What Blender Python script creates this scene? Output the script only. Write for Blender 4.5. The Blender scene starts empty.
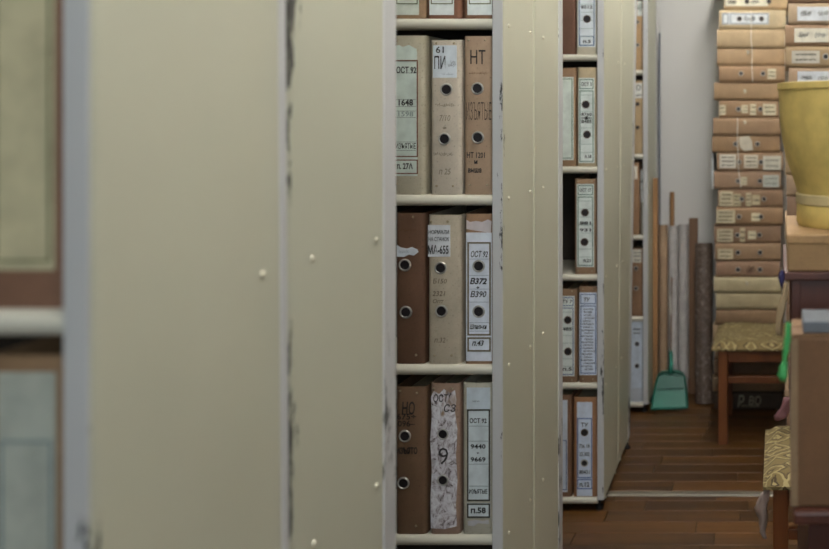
import bpy, bmesh, math, random
from mathutils import Vector, Matrix
random.seed(7)
S = bpy.context.scene
COL = S.collection

# ------------------------------------------------------------------ camera
F, CX, CY, EYE = 1000.0, 780.0, 117.0, 1.25       # focal length and vanishing point in pixels, eye height in m
cam = bpy.data.cameras.new('camera'); camo = bpy.data.objects.new('camera', cam); COL.objects.link(camo)
camo.location = (0, 0, EYE); camo.rotation_euler = (math.pi/2, 0, 0)
cam.sensor_fit = 'HORIZONTAL'; cam.sensor_width = 36.0; cam.lens = 36.0*F/829
cam.shift_x = -(CX-414.5)/829; cam.shift_y = (CY-274.5)/829
cam.clip_start = 0.05
cam.dof.use_dof = True; cam.dof.focus_distance = 2.25; cam.dof.aperture_fstop = 3.4
S.camera = camo

# ------------------------------------------------------------------ world, lights, exposure
w = bpy.data.worlds.new('world'); S.world = w; w.use_nodes = True
w.node_tree.nodes['Background'].inputs[0].default_value = (0.62, 0.72, 0.85, 1)
w.node_tree.nodes['Background'].inputs[1].default_value = 0.35
def area(name, loc, rot, sx, sy, power, col):
    l = bpy.data.lights.new(name, 'AREA'); l.shape = 'RECTANGLE'; l.size = sx; l.size_y = sy
    l.energy = power; l.color = col
    o = bpy.data.objects.new(name, l); COL.objects.link(o); o.location = loc; o.rotation_euler = rot
    return o
# daylight entering through the window in the wall behind the camera
area('window_daylight', (0.28, -1.56, 1.72), (math.radians(90), 0, 0), 1.3, 1.15, 28, (0.80, 0.93, 1.0))
S.view_settings.view_transform = 'Standard'; S.view_settings.look = 'None'
S.view_settings.exposure = 0.0; S.view_settings.gamma = 1.0; S.view_settings.use_curve_mapping = False

# ------------------------------------------------------------------ helpers
def lin(c):
    if isinstance(c, str): c = tuple(int(c[i:i+2], 16) for i in (0, 2, 4))
    f = lambda v: (v/255/12.92 if v/255 <= 0.04045 else ((v/255+0.055)/1.055)**2.4)
    return (f(c[0]), f(c[1]), f(c[2]), 1)
def P(px, py, y):                       # the point on the plane at depth y that the photograph shows at a pixel
    return ((px-CX)*y/F, y, EYE-(py-CY)*y/F)
class MB:
    def __init__(s): s.v = []; s.f = []
    def add(s, vs, fs):
        n = len(s.v); s.v += [tuple(v) for v in vs]; s.f += [tuple(i+n for i in f) for f in fs]; return s
    def box(s, x0, x1, y0, y1, z0, z1):
        return s.add([(x0,y0,z0),(x1,y0,z0),(x1,y1,z0),(x0,y1,z0),(x0,y0,z1),(x1,y0,z1),(x1,y1,z1),(x0,y1,z1)],
                     [(0,3,2,1),(4,5,6,7),(0,1,5,4),(1,2,6,5),(2,3,7,6),(3,0,4,7)])
    def tube(s, pts, r, n=8, caps=True):
        pts = [Vector(p) for p in pts]; rs = r if isinstance(r, (list, tuple)) else [r]*len(pts)
        vs = []; up = Vector((0.13, 0.92, 0.31))
        for i, p in enumerate(pts):
            t = (pts[min(i+1, len(pts)-1)]-pts[max(i-1, 0)]).normalized()
            a = t.cross(up).normalized(); b = t.cross(a)
            for k in range(n):
                q = 2*math.pi*k/n; vs.append(p+(a*math.cos(q)+b*math.sin(q))*rs[i])
        fs = [(i*n+k, i*n+(k+1)%n, (i+1)*n+(k+1)%n, (i+1)*n+k) for i in range(len(pts)-1) for k in range(n)]
        if caps: fs += [tuple(range(n))[::-1], tuple(range((len(pts)-1)*n, len(pts)*n))]
        return s.add(vs, fs)
    def lathe(s, prof, n=24, axis='z', close=False):
        vs = []
        for (r, h) in prof:
            for k in range(n):
                q = 2*math.pi*k/n; a, b = r*math.cos(q), r*math.sin(q)
                vs.append((a, b, h) if axis == 'z' else (a, h, b))
        m = len(prof)
        fs = [(i*n+k, i*n+(k+1)%n, (i+1)*n+(k+1)%n, (i+1)*n+k) for i in range(m-1) for k in range(n)]
        if close: fs += [tuple(range(n))[::-1], tuple(range((m-1)*n, m*n))]
        return s.add(vs, fs)
    def prism(s, poly, y0, y1):          # polygon in x,z extruded along y
        n = len(poly)
        return s.add([(x, y0, z) for x, z in poly]+[(x, y1, z) for x, z in poly],
                     [tuple(range(n)), tuple(range(n, 2*n))[::-1]]+[(i, i+n, (i+1)%n+n, (i+1)%n) for i in range(n)])
    def mesh(s, name, smooth=False):
        m = bpy.data.meshes.new(name); m.from_pydata(s.v, [], s.f)
        b = bmesh.new(); b.from_mesh(m); bmesh.ops.recalc_face_normals(b, faces=b.faces); b.to_mesh(m); b.free()
        if smooth: m.polygons.foreach_set('use_smooth', [True]*len(m.polygons))
        return m
def obj(name, m, mat=None, parent=None, loc=(0,0,0), smooth=False, bevel=0):
    if isinstance(m, MB): m = m.mesh(name, smooth)
    if mat and not m.materials: m.materials.append(mat)
    o = bpy.data.objects.new(name, m); COL.objects.link(o); o.location = loc
    if parent: o.parent = parent
    if bevel:
        d = o.modifiers.new('bevel', 'BEVEL'); d.width = bevel; d.segments = 2; d.limit_method = 'ANGLE'
    return o
def thing(name, label, cat, loc=(0,0,0), group=None, rotz=0):
    o = bpy.data.objects.new(name, None); COL.objects.link(o); o.location = loc; o.rotation_euler.z = rotz
    o.empty_display_size = 0.05
    return tag(o, label, cat, group)
def tag(o, label, cat, group=None):
    o['label'] = label; o['category'] = cat
    if group: o['group'] = group
    return o
def struct(o): o['kind'] = 'structure'; return o
def arc_smooth(o, ang=40):
    m = o.data
    m.polygons.foreach_set('use_smooth', [True]*len(m.polygons))
    b = bmesh.new(); b.from_mesh(m)
    for e in b.edges:
        if len(e.link_faces) == 2 and e.calc_face_angle(0) > math.radians(ang): e.smooth = False
    b.to_mesh(m); b.free(); return o

# ------------------------------------------------------------------ materials
def nodes(name, rough=0.6, metal=0.0):
    m = bpy.data.materials.new(name); m.use_nodes = True; nt = m.node_tree
    b = nt.nodes['Principled BSDF']; b.inputs['Roughness'].default_value = rough; b.inputs['Metallic'].default_value = metal
    return m, nt, b
def N(nt, t, **kw):
    n = nt.nodes.new(t)
    for k, v in kw.items():
        if k in n.inputs: n.inputs[k].default_value = v
        else: setattr(n, k, v)
    return n
def ramp(nt, fac, stops):
    r = nt.nodes.new('ShaderNodeValToRGB'); e = r.color_ramp.elements
    while len(e) < len(stops): e.new(0.5)
    for i, (p, c) in enumerate(stops): e[i].position = p; e[i].color = c
    nt.links.new(fac, r.inputs[0]); return r.outputs[0]
def mixc(nt, fac, a, b):
    m = nt.nodes.new('ShaderNodeMix'); m.data_type = 'RGBA'
    for i, v in ((0, fac), (6, a), (7, b)):
        if hasattr(v, 'links'): nt.links.new(v, m.inputs[i])
        else: m.inputs[i].default_value = v
    return m.outputs[2]
def bump(nt, b, h, strength, dist=0.001):
    n = nt.nodes.new('ShaderNodeBump'); n.inputs['Strength'].default_value = strength; n.inputs['Distance'].default_value = dist
    nt.links.new(h, n.inputs['Height']); nt.links.new(n.outputs[0], b.inputs['Normal'])
def tc(nt): return nt.nodes.new('ShaderNodeTexCoord').outputs['Object']
def sc(c, k): return (min(c[0]*k, 1), min(c[1]*k, 1), min(c[2]*k, 1), 1)
MC = {}
def plain(hexc, rough=0.6, metal=0.0):
    k = ('p', hexc, rough, metal)
    if k not in MC:
        m, nt, b = nodes('plain_'+hexc, rough, metal); b.inputs['Base Color'].default_value = lin(hexc); MC[k] = m
    return MC[k]
def card(hexc, rough=0.75, worn=0.5):
    k = ('c', hexc)
    if k not in MC:
        m, nt, b = nodes('cardboard_'+hexc, rough); c = lin(hexc); g = sum(c[:3])/3; c = tuple(min(1.35*(v*0.76+g*0.24), 0.8) for v in c[:3])+(1,); t = tc(nt)
        n1 = N(nt, 'ShaderNodeTexNoise', Scale=14.0, Detail=6.0, Roughness=0.65); nt.links.new(t, n1.inputs['Vector'])
        n2 = N(nt, 'ShaderNodeTexNoise', Scale=260.0, Detail=3.0); nt.links.new(t, n2.inputs['Vector'])
        a = ramp(nt, n1.outputs[0], [(0.3, sc(c, 0.8)), (0.55, c), (0.75, sc(c, 1.22))])
        f = ramp(nt, n2.outputs[0], [(0.60, (0,0,0,1)), (0.72, (1,1,1,1))])
        nt.links.new(mixc(nt, f, a, sc(c, 0.62)), b.inputs['Base Color'])
        bump(nt, b, n2.outputs[0], 0.25, 0.0006); MC[k] = m
    return MC[k]
def paper(hexc):
    k = ('l', hexc)
    if k not in MC:
        m, nt, b = nodes('paper_'+hexc, 0.7); c = sc(lin(hexc), 1.2)
        n1 = N(nt, 'ShaderNodeTexNoise', Scale=35.0, Detail=5.0); nt.links.new(tc(nt), n1.inputs['Vector'])
        nt.links.new(ramp(nt, n1.outputs[0], [(0.35, sc(c, 0.82)), (0.6, c)]), b.inputs['Base Color']); MC[k] = m
    return MC[k]
def paint(name, hexc, rough=0.42, chips=0.0):
    m, nt, b = nodes(name, rough); c = lin(hexc); t = tc(nt)
    n1 = N(nt, 'ShaderNodeTexNoise', Scale=3.0, Detail=5.0); nt.links.new(t, n1.inputs['Vector'])
    a = ramp(nt, n1.outputs[0], [(0.3, sc(c, 0.95)), (0.7, sc(c, 1.04))])
    n3 = N(nt, 'ShaderNodeTexNoise', Scale=160.0, Detail=2.0); nt.links.new(t, n3.inputs['Vector'])
    if chips:
        at = nt.nodes.new('ShaderNodeAttribute'); at.attribute_name = 'edge'
        mp = N(nt, 'ShaderNodeMapping'); mp.inputs['Scale'].default_value = (1, 1, 0.22); nt.links.new(t, mp.inputs[0])
        n2 = N(nt, 'ShaderNodeTexNoise', Scale=70.0, Detail=6.0, Roughness=0.7); nt.links.new(mp.outputs[0], n2.inputs['Vector'])
        n4 = N(nt, 'ShaderNodeTexNoise', Scale=2.6, Detail=2.0); nt.links.new(t, n4.inputs['Vector'])
        ad = N(nt, 'ShaderNodeMath', operation='MULTIPLY'); nt.links.new(n2.outputs[0], ad.inputs[0]); nt.links.new(at.outputs['Fac'], ad.inputs[1])
        a2 = N(nt, 'ShaderNodeMath', operation='MULTIPLY'); nt.links.new(ad.outputs[0], a2.inputs[0]); nt.links.new(n4.outputs[0], a2.inputs[1])
        f = ramp(nt, a2.outputs[0], [(0.400-0.03*chips, (0,0,0,1)), (0.420-0.03*chips, (1,1,1,1))])
        a = mixc(nt, f, a, lin('3a3a38'))
    nt.links.new(a, b.inputs['Base Color']); bump(nt, b, n3.outputs[0], 0.12, 0.0004)
    return m
M_PANEL = paint('cream_panel_paint', 'b9b8a4', 0.40, 0.6)
M_WORN = paint('cream_panel_paint_worn', 'b9b9a6', 0.40, 5.5)
M_STRIP = paint('strip_paint_lit_tone', 'bdbdbc', 0.38, 2.2)  # bluish pale base imitates light caught on the corners; the chips are wear
M_SHELF = paint('cream_shelf_paint', 'd3cfbf', 0.35)
M_STEEL = plain('aeaca6', 0.3, 0.5)
M_RIVET = plain('c9c4ae', 0.28, 0.35)
M_DARK = plain('1c1714', 0.5)
M_BLACK = plain('0c0b0b', 0.5)
M_HOLE = plain('191417', 0.5)
M_PAPER = paper('c9c0a6')
M_WALL = None
def wallmat(name, hexc):
    m, nt, b = nodes(name, 0.85); c = lin(hexc)
    n1 = N(nt, 'ShaderNodeTexNoise', Scale=1.6, Detail=6.0); nt.links.new(tc(nt), n1.inputs['Vector'])
    n2 = N(nt, 'ShaderNodeTexNoise', Scale=60.0, Detail=4.0); nt.links.new(tc(nt), n2.inputs['Vector'])
    nt.links.new(ramp(nt, n1.outputs[0], [(0.35, sc(c, 0.95)), (0.65, c)]), b.inputs['Base Color']); bump(nt, b, n2.outputs[0], 0.15, 0.002)
    return m
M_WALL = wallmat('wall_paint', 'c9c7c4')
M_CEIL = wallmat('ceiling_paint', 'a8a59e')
def woodmat(name, c0, c1, scale=18.0, stretch=(0.08, 1, 1), rough=0.45, rand=0.0):
    m, nt, b = nodes(name, rough)
    mp = N(nt, 'ShaderNodeMapping'); mp.inputs['Scale'].default_value = stretch; nt.links.new(tc(nt), mp.inputs[0])
    oi = nt.nodes.new('ShaderNodeObjectInfo')
    va = N(nt, 'ShaderNodeVectorMath', operation='MULTIPLY_ADD')
    nt.links.new(oi.outputs['Random'], va.inputs[0]); va.inputs[1].default_value = (7, 13, 3); nt.links.new(mp.outputs[0], va.inputs[2])
    n1 = N(nt, 'ShaderNodeTexNoise', Scale=scale, Detail=8.0, Roughness=0.6); nt.links.new(va.outputs[0], n1.inputs['Vector'])
    a = ramp(nt, n1.outputs[0], [(0.32, lin(c0)), (0.62, lin(c1))])
    if rand:
        r = ramp(nt, oi.outputs['Random'], [(0.0, (1-rand,)*3+(1,)), (0.5, (1,1,1,1)), (1.0, (1+rand, 1+rand*0.95, 1+rand*0.85, 1))])
        mx = nt.nodes.new('ShaderNodeMix'); mx.data_type = 'RGBA'; mx.blend_type = 'MULTIPLY'; mx.inputs[0].default_value = 1
        nt.links.new(a, mx.inputs[6]); nt.links.new(r, mx.inputs[7]); a = mx.outputs[2]
    nt.links.new(a, b.inputs['Base Color']); bump(nt, b, n1.outputs[0], 0.1, 0.001)
    return m
M_PLANK = woodmat('laminate_oak', '38220c', '573814', 26.0, (0.07, 1, 1), 0.42, 0.38)
M_CHAIR = woodmat('varnished_beech', '5a3016', '70411f', 20.0, (1, 1, 0.1), 0.4)
M_REDWOOD = woodmat('red_brown_wood', '3e2018', '502a1e', 20.0, (1, 1, 0.1), 0.45)
M_STICK = woodmat('brown_stick_wood', '7a5734', '99724a', 20.0, (1, 1, 0.06), 0.6)
M_DKSTICK = woodmat('dark_board_wood', '5d4330', '78593f', 20.0, (1, 1, 0.06), 0.6)
def tapestry():
    m, nt, b = nodes('woven_tapestry', 0.9); t = tc(nt)
    d = N(nt, 'ShaderNodeTexNoise', Scale=40.0, Detail=2.0); nt.links.new(t, d.inputs['Vector'])
    mv = N(nt, 'ShaderNodeVectorMath', operation='MULTIPLY_ADD'); nt.links.new(d.outputs['Color'], mv.inputs[0]); mv.inputs[1].default_value = (0.02, 0.02, 0.02); nt.links.new(t, mv.inputs[2])
    v = N(nt, 'ShaderNodeTexVoronoi', Scale=13.0, Randomness=0.55, distance='MANHATTAN'); nt.links.new(mv.outputs[0], v.inputs['Vector'])
    n = N(nt, 'ShaderNodeTexNoise', Scale=420.0, Detail=2.0); nt.links.new(t, n.inputs['Vector'])
    lt, dk2, md = lin('93855c'), lin('40311c'), lin('6f5f3a')
    c = ramp(nt, v.outputs['Distance'], [(0.10, dk2), (0.14, lt), (0.26, lt), (0.29, dk2), (0.34, dk2), (0.37, md), (0.52, md), (0.55, lt), (0.64, lt), (0.67, dk2), (0.78, md)])
    nt.links.new(c, b.inputs['Base Color']); bump(nt, b, n.outputs[0], 0.5, 0.002)
    return m
M_TAP = tapestry()
def mottled():
    m, nt, b = nodes('torn_paper_residue', 0.8); t = tc(nt)
    mp = N(nt, 'ShaderNodeMapping'); mp.inputs['Scale'].default_value = (1, 1, 0.7); nt.links.new(t, mp.inputs[0])
    n = N(nt, 'ShaderNodeTexNoise', Scale=75.0, Detail=9.0, Roughness=0.72, Distortion=1.2); nt.links.new(mp.outputs[0], n.inputs['Vector'])
    n2 = N(nt, 'ShaderNodeTexNoise', Scale=20.0, Detail=4.0, Distortion=0.8); nt.links.new(mp.outputs[0], n2.inputs['Vector'])
    a = ramp(nt, n.outputs[0], [(0.36, lin('3a302d')), (0.43, lin('a39a9e')), (0.50, lin('cfccd2')), (0.62, lin('e6e6ea'))])
    f = ramp(nt, n2.outputs[0], [(0.60, (0,0,0,1)), (0.66, (1,1,1,1))])
    nt.links.new(mixc(nt, f, a, lin('9a7f68')), b.inputs['Base Color']); bump(nt, b, n.outputs[0], 0.6, 0.0015)
    return m
M_MOT = mottled()

# ------------------------------------------------------------------ the room
BACK, RIGHT, LEFT, FRONT, TOP = 4.58, 1.12, -2.3, -1.5, 2.45
fl = struct(obj('floor', MB().box(LEFT, RIGHT, FRONT, BACK, -0.06, -0.008), plain('140c06', 0.9)))
rowh, gap = 0.085, 0.0024
lens = [0.24, 0.33, 0.42, 0.52]; pm = {}
def plank_mesh(L):
    mb = MB(); a, t, h = 0.0006, -0.0005, -0.0075
    x0, x1, y0, y1 = -L/2+gap/2, L/2-gap/2, -rowh/2+gap/2, rowh/2-gap/2
    mb.add([(x0,y0,h),(x1,y0,h),(x1,y1,h),(x0,y1,h),(x0,y0,t),(x1,y0,t),(x1,y1,t),(x0,y1,t),
            (x0+a,y0+a,0),(x1-a,y0+a,0),(x1-a,y1-a,0),(x0+a,y1-a,0)],
           [(0,1,5,4),(1,2,6,5),(2,3,7,6),(3,0,4,7),(4,5,9,8),(5,6,10,9),(6,7,11,10),(7,4,8,11),(8,9,10,11)])
    return mb
for L in lens: pm[L] = plank_mesh(L).mesh('plank'); pm[L].materials.append(M_PLANK)
rest = MB(); y = FRONT+rowh/2
while y < BACK:
    x = LEFT-random.random()*0.4
    while x < RIGHT:
        L = random.choice(lens); cx = x+L/2; x += L
        if cx-L/2 < LEFT or cx+L/2 > RIGHT or y+rowh/2 > BACK: continue
        if 2.6 < y and -1.0 < cx < 0.45:
            obj('plank', pm[L], None, fl, (cx, y, 0))
        else:
            q = plank_mesh(L); rest.add([(a+cx, b+y, c) for a, b, c in q.v], q.f)
    y += rowh
o = obj('outer_planks', rest, M_PLANK, fl); o['kind'] = 'stuff'
struct(obj('trim_1', MB().add([(-1.4, 3.298, 0.0005), (RIGHT, 3.285, 0.0005), (RIGHT, 3.327, 0.0005), (-1.4, 3.34, 0.0005),
                               (-1.4, 3.306, 0.005), (RIGHT, 3.293, 0.005), (RIGHT, 3.319, 0.005), (-1.4, 3.332, 0.005)],
                              [(0,3,2,1),(4,5,6,7),(0,1,5,4),(1,2,6,5),(2,3,7,6),(3,0,4,7)]), card('5f584a', 0.5)))
struct(obj('wall_back', MB().box(LEFT-.1, RIGHT+.1, BACK, BACK+0.1, -0.06, TOP+.1), M_WALL))
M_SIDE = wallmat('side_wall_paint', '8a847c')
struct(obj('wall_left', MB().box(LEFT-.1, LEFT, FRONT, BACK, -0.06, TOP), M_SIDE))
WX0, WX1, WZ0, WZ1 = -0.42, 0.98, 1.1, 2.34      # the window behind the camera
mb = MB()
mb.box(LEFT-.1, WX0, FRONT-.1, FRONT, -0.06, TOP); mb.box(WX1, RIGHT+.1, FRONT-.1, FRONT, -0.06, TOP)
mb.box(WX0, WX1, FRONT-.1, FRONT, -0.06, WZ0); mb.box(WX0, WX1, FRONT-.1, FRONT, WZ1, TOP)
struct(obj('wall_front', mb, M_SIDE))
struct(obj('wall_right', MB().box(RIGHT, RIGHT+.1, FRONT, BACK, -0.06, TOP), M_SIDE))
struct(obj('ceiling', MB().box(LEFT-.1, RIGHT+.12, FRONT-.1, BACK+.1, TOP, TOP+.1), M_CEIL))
wn = struct(obj('window_1', MB().box(WX0, WX0+.05, FRONT-.05, FRONT-.01, WZ0, WZ1).box(WX1-.05, WX1, FRONT-.05, FRONT-.01, WZ0, WZ1)
    .box(WX0+.05, WX1-.05, FRONT-.05, FRONT-.01, WZ0, WZ0+.05).box(WX0+.05, WX1-.05, FRONT-.05, FRONT-.01, WZ1-.05, WZ1)
    .box(0.26, 0.30, FRONT-.05, FRONT-.01, WZ0+.05, WZ1-.05), plain('d8d6d0', 0.4)))
struct(obj('baseboard_back', MB().box(-0.5, RIGHT, BACK-.012, BACK, 0, 0.05), card('6b5038', 0.5)))

# ceiling luminaires over the aisle
def luminaire(y, where):
    t = thing('ceiling_luminaire', 'long white fluorescent ceiling luminaire over the aisle, '+where, 'lamp', (-0.1, y, TOP), 'ceiling luminaires over the aisle')
    obj('housing', MB().box(-0.09, 0.09, -0.62, 0.62, -0.05, 0), plain('dcdad6', 0.5), t)
    for sx in (-0.045, 0.045):
        e, nt, b = nodes('fluorescent_tube', 0.5)
        b.inputs['Emission Color'].default_value = (1.0, 0.98, 0.93, 1); b.inputs['Emission Strength'].default_value = LUM
        obj('fluorescent_tube', MB().tube([(sx, -0.6, -0.07), (sx, 0.6, -0.07)], 0.014, 10), e, t)
LUM = 62.0
luminaire(0.75, 'nearest the window'); luminaire(2.15, 'midway along'); luminaire(3.5, 'nearest the back wall')

# ------------------------------------------------------------------ the shelving units
A = 0.557                                             # the aisle face of the units stands at x = -A
LIPS = [0.044, 0.407, 0.751, 1.093, 1.449, 1.80]      # upper faces of the shelves
Z0, Z1 = 0.038, 2.15
XL = -1.95
rivm = MB(); rivm.lathe([(0.0045, 0), (0.0042, 0.0012), (0.003, 0.0024), (0.0012, 0.003), (0.0001, 0.0031)], 10, 'z')
RIV = rivm.mesh('rivet', True); RIV.materials.append(M_RIVET)
def half_panel(root, ya, yb, mat, warp, ra=0.006, rb=0.014):
    prof = [(-A-0.02, ya, 0.6)]
    for k in range(5):
        q = math.pi/2*k/4; prof.append((-A-ra+ra*math.sin(q), ya+ra-ra*math.cos(q), 1.0))
    prof += [(-A, ya+0.014, 0.9), (-A, ya+0.028, 0.72), (-A, ya+0.05, 0.5), (-A, (ya+yb)/2, 0.35), (-A, yb-0.05, 0.4), (-A, yb-0.025, 0.55)]
    for k in range(5):
        q = math.pi/2*k/4; prof.append((-A-rb+rb*math.cos(q), yb-rb+rb*math.sin(q), 0.75))
    prof.append((-A-0.02, yb, 0.6))
    t = 0.0015; cx0, cy0 = -A-0.03, (ya+yb)/2
    inner = [(max(x-t, -A-0.02) if abs(x+A) < 0.004 else x, y+(t if y < cy0 and x < -A-0.002 else (-t if y > cy0 and x < -A-0.002 else 0)), e) for x, y, e in prof][::-1]
    inner = [(x-(t if abs(x+A) < 1e-6 else 0), y, e) for x, y, e in inner]
    loop = prof+inner; n = len(loop); zs = [Z0+(Z1-Z0)*k/14 for k in range(15)]
    vs = []; ed = []
    for z in zs:
        for x, y, e in loop: vs.append(warp(x, y, z)); ed.append(e)
    fs = [(k*n+i, k*n+(i+1)%n, (k+1)*n+(i+1)%n, (k+1)*n+i) for k in range(14) for i in range(n)]
    m = len(prof)
    for k in (0, 14):
        for i in range(m-1): fs.append((k*n+i, k*n+i+1, k*n+n-2-i, k*n+n-1-i))
    mb = MB().add(vs, fs); me = mb.mesh('side_panel')
    at = me.attributes.new('edge', 'FLOAT', 'POINT'); at.data.foreach_set('value', ed)
    return arc_smooth(obj('side_panel', me, mat, root), 35)
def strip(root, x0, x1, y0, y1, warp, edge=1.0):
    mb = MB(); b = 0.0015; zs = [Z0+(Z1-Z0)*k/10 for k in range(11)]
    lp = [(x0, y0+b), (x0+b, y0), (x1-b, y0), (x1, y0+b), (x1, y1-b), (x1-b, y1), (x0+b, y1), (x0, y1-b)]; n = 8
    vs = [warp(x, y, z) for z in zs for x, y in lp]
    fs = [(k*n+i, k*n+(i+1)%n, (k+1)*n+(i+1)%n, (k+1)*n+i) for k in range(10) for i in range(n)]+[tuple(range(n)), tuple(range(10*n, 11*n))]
    me = mb.add(vs, fs).mesh('lit_corner_strip'); at = me.attributes.new('edge', 'FLOAT', 'POINT')
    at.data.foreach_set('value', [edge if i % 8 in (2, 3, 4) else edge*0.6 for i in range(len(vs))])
    return obj('lit_corner_strip', me, M_STRIP, root)
def shelf_mesh(depth):
    # profile in y,z with a half-round front lip, extruded along x
    pr = [(depth, 0.0)]
    for k in range(9):
        q = math.pi/2+math.pi*k/8; pr.append((0.011+0.011*math.cos(q), -0.011+0.011*math.sin(q)))
    pr += [(0.018, -0.022), (0.018, -0.003), (depth, -0.003)]
    n = len(pr); x0, x1 = XL, -A-0.0215
    return MB().add([(x0, y, z) for y, z in pr]+[(x1, y, z) for y, z in pr],
                    [tuple(range(n)), tuple(range(n, 2*n))[::-1]]+[(i, (i+1)%n, (i+1)%n+n, i+n) for i in range(n)])
def unit(label, y0, ys, y1, mats, riv_y, warp=lambda x, y, z: (x, y, z), double=True, s0=0.0, s1=0.045):
    t = thing('shelving_unit', label, 'shelving unit', (0, 0, 0), 'cream metal shelving units')
    half_panel(t, y0+0.0015, ys-0.001, mats[0], warp)
    if double: half_panel(t, ys+0.001, y1-0.001, mats[1], warp)
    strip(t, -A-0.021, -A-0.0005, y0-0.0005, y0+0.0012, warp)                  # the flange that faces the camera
    if s0: strip(t, -A-0.004, -A+0.0015, ys-s0-0.001, ys-0.0012, warp, 0.3)  # added strip paints the light caught by the rounded seam corner
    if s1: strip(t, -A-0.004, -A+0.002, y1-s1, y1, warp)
    for z in LIPS+[2.14]:
        for (ya, sg) in ((y0, 1), (y1, -1))[:2 if double else 1]:
            d = (ys-y0 if sg > 0 else y1-ys)-0.006
            sm = shelf_mesh(d); sm.v = [(x, ya+0.002*sg+sg*yy, z+zz) for x, yy, zz in sm.v]
            arc_smooth(obj('shelf', sm, M_SHELF, t), 40)
    obj('shaded_back_panel', MB().box(XL, -A-0.022, ys-0.0025, ys+0.0025, Z0, Z1), card('2e2319'), t)  # dark brown colour stands in for the shade behind the folders
    obj('end_panel', MB().box(XL-0.02, XL-0.001, y0, y1, Z0, Z1), M_PANEL, t)
    for z in LIPS:
        for ry in riv_y:
            wx, wy, wz = warp(-A, ry, z-0.011)
            r = obj('rivet', RIV, None, t, (wx, wy, wz+random.uniform(-.002, .002))); r.rotation_euler = (0, math.pi/2, 0)
    for yy in (y0+0.03, y1-0.03):
        for xx in (-A-0.02, XL+0.03):
            obj('foot', MB().lathe([(0.006, Z0), (0.006, 0.014), (0.012, 0.012), (0.013, 0.0)], 12, 'z', True), M_BLACK, t, (xx, yy, 0))
    return t
lean1 = lambda x, y, z: (x, y-(0.013*(z-1.1) if 1.05 < y < 1.2 else 0), z)
U1, U2, U3, U4 = 0.807, 2.010, 3.165, 4.22
unit('cream metal shelving unit nearest the camera, filling the left of the view', U1, 1.130, 1.447, (M_PANEL, M_WORN), (1.075, 1.19, 1.379), lean1, s0=0.016)
unit('cream metal shelving unit holding three full rows of large hand-lettered folders', U2, 2.268, 2.555, (M_PANEL, M_PANEL), (2.052, 2.228, 2.35, 2.53))
twist = lambda x, y, z: (x+(y-U3)/0.65*(-0.017+0.029*z/1.7), y, z)
unit('cream metal shelving unit whose base and black feet stand on the open floor', U3, 3.49, 3.80, (M_PANEL, M_PANEL), (3.2, 3.42, 3.55, 3.75), twist)
unit('narrow cream metal shelving unit standing against the back wall', U4, 4.50, 4.505, (M_PANEL, M_PANEL), (4.26, 4.44), double=False, s1=0.02)

# ------------------------------------------------------------------ lettering
_tc = bpy.data.curves.new('lettering_source', 'FONT'); _to = bpy.data.objects.new('lettering_source', _tc); COL.objects.link(_to)
TCACHE = {}
def text_mesh(s, bold=0.0, shear=0.0):
    k = (s, bold, shear)
    if k not in TCACHE:
        _tc.body = s; _tc.offset = bold; _tc.shear = shear; _tc.resolution_u = 2; _tc.size = 1.0
        bpy.context.view_layer.update()
        m = bpy.data.meshes.new_from_object(_to.evaluated_get(bpy.context.evaluated_depsgraph_get()))
        vs = [v.co.copy() for v in m.vertices]; fs = [tuple(p.vertices) for p in m.polygons]
        x0 = min(v.x for v in vs); x1 = max(v.x for v in vs); z0 = min(v.y for v in vs); z1 = max(v.y for v in vs)
        TCACHE[k] = ([((v.x-x0)/(x1-x0)-0.5, (v.y-z0)/(z1-z0)-0.5) for v in vs], fs); bpy.data.meshes.remove(m)
    return TCACHE[k]
def lettering(parent, s, cx, cz, w, h, y, col, bold=0.0, shear=0.0, wob=0.0):
    vs, fs = text_mesh(s, bold, shear); n = len(vs); ph = random.random()*6
    def q(a, b): return (cx+a*w, cz+b*h+wob*h*math.sin(a*9+ph))
    pts = [q(a, b) for a, b in vs]
    m = bpy.data.meshes.new('lettering')
    m.from_pydata([(a, y, b) for a, b in pts]+[(a, y+0.0003, b) for a, b in pts], [], fs+[tuple(i+n for i in f[::-1]) for f in fs])
    return obj('lettering', m, plain(col, 0.6), parent)
def scribble(parent, cx, cz, w, h, y, col, th=0.0006):
    n = max(5, int(w/0.0032)); pts = []
    for i in range(n*4+1):
        u = i/(n*4); pts.append((cx-w/2+w*u+h*0.25*math.sin(i*1.57+1), cz+h/2*math.sin(i*1.57)*random.uniform(0.3, 1)))
    mb = MB()
    for (a, b), (c, d) in zip(pts[:-1], pts[1:]):
        L = math.hypot(c-a, d-b)+1e-9; nx, nz = -(d-b)/L*th/2, (c-a)/L*th/2
        if random.random() < 0.18: continue
        mb.add([(a+nx, y, b+nz), (a-nx, y, b-nz), (c-nx, y, d-nz), (c+nx, y, d+nz)], [(0, 1, 2, 3)])
    return obj('pencil_note', mb, plain(col, 0.7), parent)

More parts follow.
